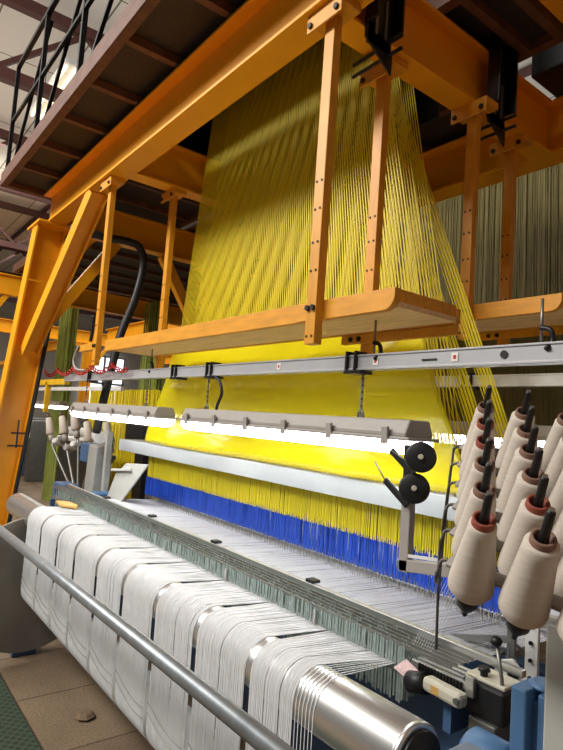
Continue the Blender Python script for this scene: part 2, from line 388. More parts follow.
t1 = trunk(YL,-5.1,-.25,'long grey aluminium bar carrying the near lamps',(-1.47,-.83,-3.4),(-1.56,-2.62,-3.02,-4.45))
for x in (-1.44,-2.02,-1.1,-4.0):
    s = MB().box(x-.012,x+.012,YL-.0225,YL-.0200,1.878,1.906).build('sticker', STICK, t1)
    s['label'] = 'white sticker with a small red mark'
    MB().box(x-.005,x+.005,YL-.0235,YL-.0225,1.886,1.898).build('red_mark', RED, s)
for x in (-.93,): MB().cyl((x,YL-.024,1.892),(x,YL-.02,1.892),.012,12).build('round_knockout', BOLT, t1)
MB().box(-1.23,-1.17,YL-.023,YL-.020,1.885,1.891).build('slot', BOLT, t1)
tk2 = trunk(2.57,-5.1,-.6,'white bar carrying the far lamps behind the cones',(-2.6,-4.4),(-1.75,-2.7))

tk2.location.z += .034
def luminaire(L, y, lab, lamp):
    t = thing('strip_light', (0,0,1.60), lab, 'lamp', 'strip lights hung along the loom')
    z0 = 1.60
    def sec(x, k=1.0): # trapezoid housing section
        return [(x,y-.072*k,z0+.055),(x,y-.072*k,z0+.07),(x,y-.052*k,z0+.115*(.6+.4*k)),(x,y+.052*k,z0+.115*(.6+.4*k)),(x,y+.072*k,z0+.07),(x,y+.072*k,z0+.055)]
    MB().prism(sec(-L/2+.02),(L-.04,0,0)).build('housing', HOUSING, t, .006)
    MB().box(-L/2,L/2,y-.08,y+.08,z0+.045,z0+.057).build('rim', HOUSING, t, .004)
    prof = [(-.07,.046),(-.062,.018),(-.04,.002),(0,-.004),(.04,.002),(.062,.018),(.07,.046)]
    MB().prism([(-L/2+.012,y+a,z0+b) for a, b in prof],(L-.024,0,0)).build('diffuser', lamp, t, .004)
    n = 6
    for i in range(n):
        x = -L/2+.1+(L-.2)*i/(n-1)
        for s in (-1,1): MB().box(x-.014,x+.014,y+s*.083-.006,y+s*.083+.006,z0+.03,z0+.088).build('clip', HOUSING, t, .002)
    for x in (-L/2+.16, L/2-.30):
        c = MB(); z = z0+.12; k = 0
        while z < 1.888:
            c.lathe((x,y,z),((1,0,0) if k%2 else (0,1,0)),[(-.002,.007),(.002,.007)],8); z += .013; k += 1
        c.build('chain', STEEL, t)
        MB().tube([(x-.016,y,z0+.112),(x-.012,y,z0+.135),(x,y,z0+.143),(x+.012,y,z0+.135),(x+.016,y,z0+.112)],.004,6).build('hanger', STEEL, t)
    return t
l1 = luminaire(1.60, YL, 'long grey strip light hanging in front of the yellow harness, between the two chains', LAMP)
l1.location = (-2.02,0,1.57)
l2 = dup(l1, (-3.92,0,1.57), 'grey strip light hanging at the left end of the near bar'); 
l3 = dup(l1, (-1.55,1.02,1.60), 'strip light glowing behind the cones at right')
l4 = dup(l1, (-3.4,1.02,1.60), 'strip light hidden behind the yellow harness')
cb = MB().tube(bez([(-2.58,YL-.02,1.86),(-2.5,YL-.03,1.83),(-2.47,YL-.03,1.77),(-2.52,YL-.02,1.71),(-2.56,YL,1.683)]),.008,8)
tag(cb.build('power_cable', RUBBER), 'short black cable curving from the bar down to the long strip light', 'cable')
# red coiled cable along the left part of the bar
pts = []
for i in range(270):
    u = i/259; x = -5.6+1.9*u; sag = .05*abs(math.sin(u*math.pi*4.5))
    pts.append((x,YL-.06+.013*math.cos(i*.9),1.965-sag+.013*math.sin(i*.9)))
tag(MB().tube(pts,.005,5).build('coiled_cable', RED), 'thin red coiled cable strung along the left part of the bar', 'cable')

# ------------------------------------------------------------------ yellow harness
YH = 2.05
def strand(b, p, q, r):
    p, q = V(p), V(q); d = (q-p).normalized(); a = d.cross(V((0,1,0))).normalized(); c = a.cross(d)
    vs = []
    for e in (p, q):
        vs += [e - a*r - c*r*.5, e + a*r - c*r*.5, e + c*r]
    b.add(vs, [(0,1,4,3),(1,2,5,4),(2,0,3,5)])
ht = thing('jacquard_harness', (-2.8,YH,.90), 'wide curtain of yellow harness cords with royal blue heddles above the white warp', 'harness')
b = MB()
XB0, XB1, XT0, XT1 = -4.27, -1.42, -3.54, -1.98
for lay in range(3):
    n = (112, 120, 128)[lay]
    y0 = YH-.07+.07*lay
    for i in range(n):
        u = (i+.5)/n
        ut = [u, .015+.975*u, .99*u**.98][lay]
        strand(b, (-4.0+(XB1+4.0)*u, y0, 1.40), (XT0+(XT1-XT0)*ut, y0+(-.05,.0,.05)[lay], 3.93), .0031)
o = b.build('harness_cords', YELLOW, ht); o['kind'] = 'stuff'
# comber frame: white bar in front
cf = MB().box(-4.72,-1.02,1.925,1.955,1.312,1.405).build('comber_rail', LGREY, ht, .004)
MB().box(-4.72,-1.02,1.955,2.22,1.385,1.405).build('comber_board', GREYP, ht)
MB().box(-4.72,-1.02,2.19,2.22,1.312,1.385).build('comber_rail', LGREY, ht, .004)
b = MB()
for lay in range(3):
    for i in range(260):
        x = XB0+(XB1+.28-XB0)*(i+R(.2,.8))/270; y = YH-.05+.05*lay
        strand(b, (x,y,1.14),(x+R(-.004,.004),y,1.386), .0026)
o = b.build('lower_cords', YELLOW, ht); o['kind'] = 'stuff'
b = MB()
for lay in range(3):
    for i in range(310):
        x = XB0-.02+(XB1+.30-XB0)*(i+R(.1,.9))/310; y = YH-.05+.05*lay
        strand(b, (x,y,1.004+R(-.006,.004)),(x+R(-.003,.003),y,1.142+R(-.008,.008)), .0032)
o = b.build('heddle_sleeves', BLUEC, ht); o['kind'] = 'stuff'
MB().box(-4.4,-1.02,2.125,2.16,.962,1.012).build('lower_rail', mat('taupe rail paint', (150,142,128), .6), ht, .002)
b = MB()
for lay in range(3):
    for i in range(180):
        x = XB0-.02+(XB1+.30-XB0)*(i+R(.1,.9))/180; y = YH-.05+.05*lay
        strand(b, (x,y,.90),(x+R(-.003,.003),y,1.006), .0014)
o = b.build('heddle_wires', WIRE, ht); o['kind'] = 'stuff'
# plastic film hanging in front of the cords
nx, nz = 90, 22; vs = []; fs = []
for j in range(nz+1):
    for i in range(nx+1):
        z = 1.42+.77*j/nz; xl = -4.17+.42*j/nz; x = xl+(-1.27-.41*(z-1.42)-xl)*i/nx
        y = 1.90+.010*math.sin(x*4+z*9)+.004*math.sin(x*11-z*17)
        vs.append((x,y,z))
for j in range(nz):
    for i in range(nx): a = j*(nx+1)+i; fs.append((a,a+1,a+nx+2,a+nx+1))
fm = MB().add(vs, fs, True).build('dust_film', FILM, ht)
sd = fm.modifiers.new('solid','SOLIDIFY'); sd.thickness = .0012
fm['label'] = 'glossy yellow plastic film hanging in front of the cords'
# bundles at the right edge
bun = [(-2.20,.50,9,.34,.16,2.12,'leftmost loose'),(-1.97,.41,14,.10,.075,2.19,'middle'),(-1.855,.41,14,.085,.065,2.21,'rightmost')]
for (xm,sl,n,wt,wb_,y,w_) in bun:   # xm: middle of the bundle at z = 2.93
    b = MB()
    for i in range(n):
        q = i/(n-1)-.5
        x2 = xm+sl*(2.93-1.41)+q*wb_; x1 = xm+sl*(2.93-3.93)+q*wt
        strand(b, (x2,y+.012*(i%3),1.407), (x1,y+.012*(i%3),3.93), .0022)
    o = b.build('cord_bundle', YELLOW); tag(o, w_ + ' of three slanting yellow cord bundles at the right edge of the harness', 'cords', 'yellow cord bundles')

# ------------------------------------------------------------------ warp: roller, beam, sections
RX0, RX1 = -4.46, -.84
rr = thing('backrest_roller', (-2.7,1.1,.84), 'polished steel roller carrying the white warp over the back of the loom', 'roller')
MB().lathe((RX0,1.1,.92),(1,0,0),[(0,.07),(.004,.08),(3.60,.08),(3.602,.0785),(3.608,.0785),(3.61,.08),(RX1-RX0-.004,.08),(RX1-RX0,.074)],40).build('roller_shell', CHROME, rr)
MB().lathe((RX1,1.1,.92),(1,0,0),[(0,.068),(.012,.066),(.014,.03),(.06,.03)],28).build('end_cap', BLACKST, rr)
MB().lathe((RX0-.05,1.1,.92),(1,0,0),[(0,.03),(.05,.03)],20).build('journal', BLACKST, rr)
BC = (1.108,.49); BR = .088
wb = thing('warp_beam', (-2.6,BC[0],.09), 'warp beam wound with white yarn low under the roller', 'beam')
gaps = [-3.86,-3.535,-3.222,-2.93,-2.62,-2.315,-2.01,-1.70,-1.39,-1.145]
gw = .024
for i in range(9):
    x0, x1 = gaps[i]+gw/2, gaps[i+1]-gw/2
    MB().lathe((x0,)+BC,(1,0,0),[(0,BR-.03),(.003,BR-.010),(.015,BR),(x1-x0-.015,BR),(x1-x0-.003,BR-.010),(x1-x0,BR-.03)],48).build('yarn_package', PACK, wb)
MB().cyl((-4.0,)+BC,(-1.0,)+BC,.05,24).build('core', BLACKST, wb)
for x, s, r_ in ((-3.95,-1,.43),(-1.06,1,.16)):
    f_ = MB().lathe((x,)+BC,(s,0,0),[(0,r_-.005),(.004,r_),(.02,r_),(.03,r_-.03),(.03,.06)],56).build('flange', DUSTYGREY, wb)
for s in (-4.1,-.95): MB().box(s-.06,s+.06,BC[0]-.05,BC[0]+.10,0.001,BC[1]-.06).build('bearing_stand', DBLUE, wb, .006)
for x in (-4.02,-.97): MB().cyl((x-.12,)+BC,(x+.05,)+BC,.055,20).build('journal', STEEL, wb)

SL = .05
def wz(y): return 1.0 - SL*(y-1.1) if y > 1.1 else 1.0
ordn = ['first','second','third','fourth','fifth','sixth','seventh','eighth','ninth']
for s in range(9):
    xa, xb = gaps[s]+gw*.6, gaps[s+1]-gw*.6
    last = (s == 8)
    n = int((xb-xa)/.0034); b = MB()
    for i in range(n):
        u = (i+.5)/n + R(-.25,.25)/n
        if R(0,1) < .03: continue
        x = xa+(xb-xa)*u; xt = (gaps[s]+.003)+(gaps[s+1]-gaps[s]-.006)*u
        if last: xt += .04*u
        if last and i > n-7: x += .010*(i-n+7)+.0
        pth = [(xt,1.50,wz(1.50)+R(-.002,.002)),(xt,1.34,wz(1.34)+R(-.001,.001)),(x*.6+xt*.4,1.22,wz(1.22)+R(-.001,.001))]
        for k in range(7):
            a = math.radians(92 + k*88/6)
            pth.append((x,1.1+.0825*math.cos(a),.92+.0825*math.sin(a)))
        pth += [(x,1.019,.75),(x,1.0185,BC[1]+.02)]
        for k in range(5):
            a = math.radians(180 + k*18); pth.append((x,BC[0]+(BR+.001)*math.cos(a),BC[1]+(BR+.001)*math.sin(a)))
        pth = [V(p) for p in pth]; r = .00135
        vs = []; fs = []
        for k, p in enumerate(pth):
            d = (pth[min(k+1,len(pth)-1)]-pth[max(k-1,0)]).normalized(); nn = V((1,0,0)).cross(d).normalized()
            vs += [p-V((r,0,0))-nn*r*.4, p+V((r,0,0))-nn*r*.4, p+nn*r]
        for k in range(len(pth)-1):
            a = k*3; fs += [(a,a+1,a+4,a+3),(a+1,a+2,a+5,a+4),(a+2,a,a+3,a+5)]
        b.add(vs, fs, True)
    o = b.build('warp_section', YARN)
    tag(o, ordn[s] + ' of nine white warp bands over the roller, counting from the far left end', 'warp', 'white warp bands over the roller')
# loose marker strings on the lower warp
for s in range(9):
    xa, xb = gaps[s]+.02, gaps[s+1]-.02
    for e in range(2):
        p = [(xa+(xb-xa)*k/12, 1.012-.002*math.sin(k/12*3.1), .60-.035*e-.05*math.sin(k/12*math.pi*.55+.2)) for k in range(13)]
        lab = ('upper' if e == 0 else 'lower') + ' grey lease string across the ' + ordn[s] + ' warp band from the left'
        tag(MB().tube(p,.0016,5).build('lease_string', WIRE), lab, 'string', 'grey strings across the warp bands')

# grey warp between droppers and harness
b = MB(); n = 980
for i in range(n):
    x = -4.28+3.25*(i+R(.1,.9))/n
    for (ya,za,yb,zb) in ((1.50,wz(1.50)-.004,2.06,.952+R(-.004,.004)),(2.06,.95,2.5,.93)):
        r = .0015
        b.add([(x-r,ya,za),(x+r,ya,za),(x,ya,za+r),(x-r,yb,zb),(x+r,yb,zb),(x,yb,zb+r)],[(0,1,4,3),(1,2,5,4),(2,0,3,5)])
o = b.build('warp_sheet', YARN2); tag(o, 'pale grey sheet of warp threads running into the blue heddles', 'warp', None, 'stuff')
clth = MB().box(-4.3,-1.0,2.5,2.9,.915,.927).build('woven_cloth', YARN2); tag(clth, 'strip of woven cloth beyond the harness', 'cloth')
# ------------------------------------------------------------------ warp stop motion
sm = thing('warp_stop_motion', (-2.6,1.40,.70), 'long rack of thin metal drop wires standing across the white warp', 'machine')
MB().box(-4.5,-.80,1.458,1.478,1.036,1.056).build('front_rail', ALU, sm, .002)
ROWS = (1.328,1.352,1.376,1.40,1.424)
for y in ROWS:
    MB().box(-4.45,-.92,y-.0014,y+.0014,1.042,1.0505).build('contact_bar', STEEL, sm)
    MB().box(-4.45,-.92,y-.0025,y+.0025,wz(y)-.02,wz(y)-.008).build('separator_bar', STEEL, sm)
b = MB(); dw = 0
for y in ROWS:
    n = 300
    for i in range(n):
        x = -1.07-3.26*(i+R(.4,.6)+.3*(y-1.3)/.1)/n; zt = R(1.044,1.050); zb = .895+R(-.006,.006)
        dx = .0037; yy = y+R(-.005,.003)
        m_ = MB() if (y == ROWS[0] and i < 100) else b
        m_.box(x-dx,x+dx,yy,yy+.0016,zb,zt-.02).box(x-dx*.85,x+dx*.85,yy,yy+.0016,zt-.02,zt)
        if m_ is not b: m_.build('drop_wire', DROP, sm)
o = b.build('drop_wires', DROP, sm); o['kind'] = 'stuff'
for x in (-3.75,-3.05,-2.35,-1.65): MB().box(x-.022,x+.022,1.462,1.50,1.056,1.068).build('rail_clip', BLACK, sm, .002)
for x in (-4.0,-3.3,-2.55,-2.0,-1.45): MB().box(x-.006,x+.006,1.316,1.322,.97,1.035).build('guide_pin', ALU, sm)
for x in (-4.47,-.93): MB().box(x-.012,x+.012,1.33,1.452,.88,.95).build('end_plate', DBLUE, sm)
# right end unit
for y in (1.345,1.37,1.395,1.42):
    MB().bar((-1.06,y,1.006),(-.885,y,1.010),.014,.020).build('end_bar', ALU, sm, .002)
MB().box(-.905,-.785,1.35,1.45,.945,1.028).build('switch_box', BLACK, sm, .008)
MB().box(-.90,-.79,1.36,1.44,1.028,1.038).build('box_lid', BEIGE, sm, .003)
MB().lathe((-.86,1.38,1.038),(0,0,1),[(0,.010),(.012,.010),(.013,.016),(.022,.014)],14).build('knob', BLACK, sm)
MB().box(-.885,-.86,1.335,1.35,.99,1.04).build('clamp_plate', ALU, sm, .002)
lv = MB().tube([(-.800,1.37,.99),(-.806,1.372,1.05),(-.826,1.378,1.125)],.005,8).build('lever', STEEL, sm)
MB().lathe((-.826,1.378,1.122),(-.2,0,1),[(0,.005),(.003,.011),(.012,.016),(.021,.012),(.026,.004)],16).build('ball_handle', BLACK, lv)
mo = MB().bar((-.985,1.31,.990),(-.865,1.305,.988),.038,.036).build('motor_tube', BEIGE, sm, .010)
MB().cyl((-1.04,1.315,.968),(-.985,1.312,.985),.028,16).build('motor_collar', BLACK, mo)
MB().cyl((-.875,1.287,.99),(-.875,1.282,.99),.008,10).build('screw', STEEL, mo)
MB().box(-.955,-.93,1.2885,1.2905,.978,.998).build('maker_plate', CARD, mo)
for i in range(14): MB().box(-1.03+.010*i,-1.025+.010*i,1.330,1.336,.99,1.018).build('comb_tooth', BLACKST, sm)
MB().box(-.875,-.80,1.34,1.42,.86,.945).build('bracket_block', STEEL, sm, .004)
MB().cyl((-.84,1.31,.90),(-.84,1.36,.90),.022,16).build('bracket_boss', STEEL, sm)
# paper tag and cardboard
tg = MB().prism([(-1.098,1.312,.982),(-1.047,1.312,.968),(-1.018,1.322,1.000),(-1.066,1.326,1.014)],(0.001,-.004,.003))
tag(tg.build('paper_tag', mat('pink print tag', (226,196,196), .7, vary=.2, scale=90)), 'small pink printed tag at the right end of the drop wires', 'tag')
cd = MB().prism([(-3.98,1.22,1.0),(-3.82,1.20,1.0),(-3.72,1.27,.997),(-3.78,1.305,.996),(-3.92,1.30,.996)],(0,0,.018))
tag(cd.build('cardboard_piece', CARD, bevel=.005), 'ochre piece of cardboard lying on the far left of the warp', 'cardboard')
# free threads rising from the tag to the cones
b = MB()
for i in range(8):
    tx = -.98+.012*i; strand(b, (-1.08+.008*i,1.34,1.0),(tx,1.54,1.50), .0004)
o = b.build('loose_threads', YARN); tag(o, 'fine white threads rising from the drop wires to the cone stand', 'threads', None, 'stuff')

# ------------------------------------------------------------------ loom frame
lf = thing('loom', (-2.6,1.5,0), 'blue steel frame of the loom below the warp', 'frame')
MB().box(-4.4,-.72,1.455,1.50,.40,.93).build('cross_rail', DBLUE, lf, .006)
MB().box(-4.4,-.72,2.3,2.4,.45,.74).build('cross_rail', DBLUE, lf, .006)
for x in (-4.5,-.72):
    MB().box(x-.07,x+.07,1.44,2.6,0.001,.74).build('side_frame', DBLUE, lf, .01)
# roller bracket, right
br = thing('roller_bracket', (-.74,1.15,.8), 'blue grey cast bracket at the right end of the roller', 'bracket')
MB().prism([(-.775,1.03,.86),(-.70,1.03,.86),(-.68,1.03,.955),(-.70,1.03,.985),(-.765,1.03,.985)],(0,.14,0)).build('casting', mat('blue grey casting', (112,124,138), .45), br, .012)
MB().cyl((-.73,1.02,.92),(-.73,1.035,.92),.022,14).build('bore', BLACKST, br)
MB().box(-.76,-.70,1.05,1.16,.1,.86).build('strut', DBLUE, br, .004)
bc = thing('blue_drive_drum', (-.68,1.24,.86), 'round blue drive housing beside the black switch box', 'drum')
MB().lathe((-.79,1.22,.93),(1,0,0),[(0,.05),(.008,.058),(.09,.058),(.098,.05)],28).build('drum', BLUE, bc)
MB().cyl((-.69,1.22,.93),(-.64,1.22,.93),.025,16).build('shaft', BEIGE, bc)
bp_ = thing('blue_post', (-.66,1.28,.6), 'upright blue steel post pair beside the grey column', 'post')
MB().box(-.695,-.66,1.22,1.30,.6,1.115).build('upright', BLUE, bp_, .004)
MB().box(-.645,-.612,1.24,1.32,.6,1.11).build('upright', BLUE, bp_, .004)
MB().box(-.66,-.645,1.25,1.30,.6,1.09).build('web', DBLUE, bp_)
MB().lathe((-.655,1.29,1.11),(0,0,1),[(0,.034),(.006,.034),(.008,.028),(.012,.026)],24).build('ring_cap', BLUE, bp_)
gc = thing('grey_column', (-.52,1.2,.6), 'tall plain grey column under the cone stand at the right edge', 'column')
MB().box(-.592,-.46,1.16,1.26,.0,1.29).build('column_tube', GREYP, gc, .006)
wf = thing('white_guide_frame', (-.9,1.7,.9), 'white slotted guide frame standing behind the cones at right', 'frame')
b = MB(); b.bar((-.905,1.70,.88),(-.905,1.70,1.22),.04,.012,(0,1,0)); b.build('slotted_plate', WHITEP, wf, .002)
b = MB(); b.bar((-.965,1.70,.94),(-.965,1.70,1.22),.014,.012,(0,1,0)); b.bar((-.99,1.72,.94),(-.99,1.72,1.2),.01,.012,(0,1,0)); b.build('guide_rod', STEEL, wf)
b = MB()
for z in (.95,1.0,1.05,1.1,1.15): b.cyl((-.905,1.692,z),(-.905,1.686,z),.006,8)
b.build('slot_hole', BLACKST, wf)
MB().prism([(-1.02,1.69,.90),(-.90,1.69,.88),(-.90,1.69,.93),(-.96,1.69,.985),(-1.02,1.69,.96)],(0,.01,0)).build('foot_plate', WHITEP, wf, .003)
MB().cyl((-.955,1.68,.945),(-.955,1.69,.945),.016,14).build('knob', BLACK, wf)
b = MB(); b.bar((-1.30,1.75,.93),(-.98,1.72,1.03),.02,.02); b.bar((-1.34,1.80,.90),(-.98,1.76,.98),.02,.02)
for i in range(4): b.bar((-1.25+.08*i,1.76,.94+.024*i),(-1.20+.08*i,1.78,.92+.02*i),.008,.008)
tag(b.build('guide_arm', STEEL), 'short steel lattice arm reaching from the white guide frame over the warp', 'arm')

# ------------------------------------------------------------------ handrail
hr = thing('handrail', (-2.0,.7,0), 'grey galvanised tube handrail crossing the lower left in front of the warp', 'handrail')
MB().cyl((-5.0,.70,.985),(.25,.70,1.066),.0205,20).build('rail_tube', GALV, hr)
for x in (-4.95,.2): MB().cyl((x,.70,.0),(x,.70,.98),.0205,16).build('post', GALV, hr)

# ------------------------------------------------------------------ feeler stand with two black discs
fs_ = thing('tension_stand', (-1.165,1.42,1.21), 'grey angled stand with two black tension discs before the white rail', 'stand')
MB().box(-1.184,-1.148,1.407,1.433,1.220,1.446).build('upright', HOUSING, fs_, .003)
MB().bar((-1.184,1.42,1.237),(-.86,1.42,1.282),.026,.036).build('arm', HOUSING, fs_, .003)
MB().bar((-1.145,1.407,1.273),(-.86,1.407,1.306),.005,.009).build('white_strip', WHITEP, fs_)
MB().box(-1.184,-1.152,1.407,1.433,1.446,1.605).build('disc_bracket', BLACK, fs_, .003)
for k, (x, z) in enumerate(((-1.109,1.572),(-1.128,1.477))):
    ax = V((.62,-.78,0.12))
    d = MB().lathe((x,1.397,z),ax,[(0,.041),(.004,.046),(.009,.046),(.012,.041),(.013,.011)],36).build('tension_disc', BLACK, fs_)
    MB().lathe(V((x,1.397,z))+ax.normalized()*.012,ax,[(0,.009),(.013,.007)],14).build('hub_pin', BEIGE, d)
    MB().bar((x-.018,1.392,z-.055),(x-.107,1.384,z+.013),.009,.021).build('finger', BLACK, fs_, .003)
    MB().tube([(x-.102,1.38,z+.011),(x-.146,1.376,z+.067)] if k else [(x-.102,1.38,z+.012),(x-.018,1.376,z-.022)],.0022,6).build('feeler_wire', STEEL, fs_)

# ------------------------------------------------------------------ cone stand
P1 = V((-.5927,.9295,1.4957)); D = V((-.0586,.0894,.0453)); E = V((.1055,.0064,-.0117))
AX = V((.42,-.46,.78)).normalized(); CL = .186
cs = thing('cone_stand', (-.52,1.2,1.26), 'stand of stepped bars and spindles carrying rows of yarn cones at right', 'stand')
MB().bar((-.50,1.24,1.285),(-.80,1.72,1.52),.05,.04).build('spine', GREYP, cs, .004)
BK = V((-.55,.83,0)); BK = (BK - AX*BK.dot(AX)).normalized()
def cone_base(c, k): return P1 + D*k + E*c - AX*CL
CONEM = MB()
for k in range(6):
    a = cone_base(0,k) + BK*.036 + AX*.012; z_ = cone_base(2,k) + BK*.036 + AX*.012
    dirx = (z_-a).normalized()
    s = a - dirx*.055
    MB().bar(s, z_+dirx*.05, .030, .010, AX).build('tier_bar', HOUSING, cs, .003)
    e = s - dirx*.01
    MB().tube(bez([s+dirx*.02, e+V((-.008,0,-.006)), e+V((-.02,.0,-.05)), V((-.955-.008*k,1.30+.012*k,1.25)), V((-.995,1.36,1.06))],6),.0038,8).build('tier_rod', mat('dark rod', (86,80,74), .4, .4) if k == 0 else bpy.data.materials['dark rod'], cs)
    for c in range(3):
        bb_ = cone_base(c,k)
        sp = MB().lathe(bb_ - AX*.02, AX, [(0,.010),(CL+.02,.0095),(CL+.03,.0085),(CL+.088,.0075),(CL+.092,.005)],10).build('spindle', BLACK, cs)
        MB().lathe(bb_ - AX*.088, AX, [(0,.003),(.004,.0055),(.024,.0065),(.027,.013),(.040,.018),(.044,.022),(.066,.022),(.070,.016)],16).build('base_knob', BLACKST, sp)
        MB().cyl(bb_+AX*(CL+.072), bb_+AX*(CL+.0755),.0052,8).build('tip_pin', STEEL, sp)
rowname = ['nearest','second','third','fourth','fifth','farthest']; colname = ['left','middle','right']
def make_cone(red, lab, rt):
    t = thing('yarn_cone', (0,0,0), lab, 'yarn cone', 'yarn cones on the stand at right')
    MB().lathe((0,0,0),AX,[(0,.030),(.003,.040),(.010,.0435),(.03,.0425),(CL-.02,rt+.001),(CL-.006,rt),(CL-.002,rt-.004),(CL-.002,.016)],36,True,False).build('yarn', CONE, t)
    MB().lathe((0,0,0),AX,[(CL-.012,.0215),(CL+.010,.0205),(CL+.0115,.0190),(CL+.0105,.0150),(CL-.03,.0155)],24,False,False).build('paper_tube', TUBER if red else TUBEB, t)
    return t
src = {}
reds = {(0,0),(3,0),(1,1),(3,2),(4,0)}
for c in range(3):
    for k in range(6):
        lab = 'ecru yarn cone with %s tube end, %s in the %s row of the stand' % ('red brown' if (k,c) in reds else 'dull brown', rowname[k], colname[c])
        key = ((k,c) in reds, c == 1)
        if key not in src:
            src[key] = make_cone(key[0], lab, .0245 if not key[1] else .0285); src[key].location = cone_base(c,k)
        else: dup(src[key], cone_base(c,k), lab)

# ------------------------------------------------------------------ left end of the loom
gp = thing('guard_plate', (-4.3,1.75,.9), 'grey triangular sheet metal guard at the far left end of the warp', 'guard')
MB().prism([(-4.47,1.75,.92),(-4.22,1.75,.915),(-3.74,1.75,1.285),(-4.12,1.75,1.255),(-4.30,1.75,1.16)],(0,.012,0)).build('plate', GREYP, gp, .003)
MB().bar((-4.36,1.74,1.18),(-4.0,1.74,1.22),.02,.02).build('tube', GREYP, gp, .004)
b = MB()
for x, z in ((-4.40,.95),(-4.26,.945)): b.cyl((x,1.738,z),(x,1.75,z),.014,10)
b.build('bolt', BLACKST, gp)
lp = thing('grey_post', (-5.3,2.0,0), 'slanted grey machine post beside the far left end of the warp', 'post')
MB().bar((-5.42,2.0,0),(-5.32,2.0,1.30),.22,.16,(0,1,0)).build('post', GREYP, lp, .01)
MB().bar((-5.02,1.95,.9),(-5.02,1.95,1.45),.05,.05,(0,1,0)).build('thin_post', GREYP, lp, .004)
MB().cyl((-5.30,1.94,1.40),(-5.05,1.88,1.39),.055,18).build('bobbin', WHITEP, lp)
MB().box(-5.75,-5.5,1.95,2.1,1.12,1.3).build('blue_box', BLUE, lp, .01)
for i, (x, y, z, w_) in enumerate(((-4.70,1.8,.86,.14),(-5.0,1.7,.84,.3),(-5.6,1.8,.82,.3))):
    m_ = thing('drive_unit', (x,y,z), ('small blue drive motor at the foot of the grey guard', 'blue drive motor between the grey post and the warp', 'blue drive motor left of the grey post')[i], 'motor')
    MB().box(x-w_/2,x+w_/2,y-.08,y+.08,.35,z+.10).build('casing', BLUE, m_, .015)
    MB().cyl((x,y-.09,z+.03),(x,y-.08,z+.03),.03,14).build('end_cap', BLACK, m_)
    MB().box(x-w_/2-.02,x+w_/2+.02,y-.09,y+.09,.0,.35).build('foot', DBLUE, m_, .01)
bx = thing('black_hood', (-5.45,2.3,1.25), 'black hood behind the left end of the white rail', 'hood')
MB().box(-5.70,-5.17,2.36,2.7,1.26,1.55).build('hood', BLACK, bx, .05)
MB().box(-5.5,-5.3,2.42,2.55,.0,1.26).build('stem', BLACKST, bx)
bk = thing('machine_cabinet', (-8.3,2.3,0), 'low black machine cabinet far left behind the cone rack', 'panel')
MB().box(-8.9,-7.4,2.7,2.9,.0,1.16).build('panel', BLACK, bk, .01)
MB().box(-8.95,-7.35,2.66,2.94,1.16,1.2).build('cap', GREYP, bk)

# far left cone rack
lr = thing('cone_rack', (-6.4,2.2,0), 'small rack of yarn cones beyond the left end of the loom', 'rack')
lc = [(-7.75,1.39),(-7.2,1.43),(-6.78,1.50),(-6.30,1.40),(-5.95,1.36),(-5.72,1.42)]
LA = V((-.28,-.15,.95)).normalized()
for i, (x, z) in enumerate(lc):
    p = V((x,2.2,z))
    MB().tube([p-LA*.14+LA*.0, p-LA*.3, V((x*.3-6.3*.7,2.2,.75)), V((x*.1-6.2*.9,2.2,.02))],.016,8).build('arm', STEEL, lr)
    MB().cyl(p-LA*.14,p+LA*.16,.012,8).build('spindle', BLACK, lr)
    MB().cyl(p-LA*.22,p-LA*.13,.035,12).build('tension_body', HOUSING, lr)
MB().box(-6.5,-5.9,2.1,2.3,0.0,.04).build('base', STEEL, lr)
first = None
for i, (x, z) in enumerate(lc):
    lab = ordn[i] + ' small cone from the left on the rack past the left end of the loom'
    if first is None:
        first = thing('yarn_cone', (x,2.2,z), lab, 'yarn cone', 'small cones on the far left rack'); 
        MB().lathe(V((x,2.2,z))-LA*.13,LA,[(0,.04),(.02,.058),(.22,.036),(.23,.025)],20).build('yarn', CONE, first)
        MB().lathe(V((x,2.2,z))+LA*.115,LA,[(0,.026),(.02,.024)],14).build('paper_tube', TUBEB, first)
    else: dup(first, (x,2.2,z), lab)
for i in range(8):
    x = -7.6+.24*i; z = 1.18+.05*math.sin(i*2.2)
    MB().lathe((x,2.3,z),(.4,-.8,.2),[(0,.05),(.03,.055),(.05,.04),(.07,.042),(.10,.03)],14).build('thread_feeder', (WHITEP,STEEL,HOUSING)[i%3], lr)
MB().bar((-7.7,2.32,1.15),(-5.78,2.32,1.15),.04,.04).build('feeder_rail', STEEL, lr)
MB().bar((-6.4,2.32,.03),(-6.4,2.32,1.15),.05,.05).build('stem', STEEL, lr)

# ------------------------------------------------------------------ background looms
def far_gantry(x, y0, y1, lab, cols):
    t = thing('far_gantry', (x,(y0+y1)/2,0), lab, 'gantry', 'orange frames of the other looms')
    MB().ibeam((x,y0,(ZB+ZT)/2),(x,y1,(ZB+ZT)/2),.14,ZT-ZB).build('main_beam', ORANGE, t)
    for y in cols: MB().ibeam((x,y,0),(x,y,ZB),.16,.24,.016,(0,1,0)).build('leg', ORANGE, t)
    for y in cols:
        MB().ibeam((x,y,(ZB+ZT)/2-.02),(x-4.0,y,(ZB+ZT)/2-.02),.14,.28).build('crossbeam', ORANGE, t)
        MB().bar((x,y+.5,ZB),(x,y+.03,2.5),.08,.08).build('knee_brace', ORANGE, t)
    return t
far_gantry(-9.45,-.6,5.1,'orange portal frame of the next loom seen past the left leg',(-.5,1.35,4.95))
far_gantry(-14.6,-.6,8.6,'orange portal frame of a loom far down the hall',(1.3,4.9,8.5))
tq = deck('gantry_deck', -9.4, -5.9, 1.9, 5.0, 3.62, 7, 'grey deck on the next loom frame behind the drooping hose', None)
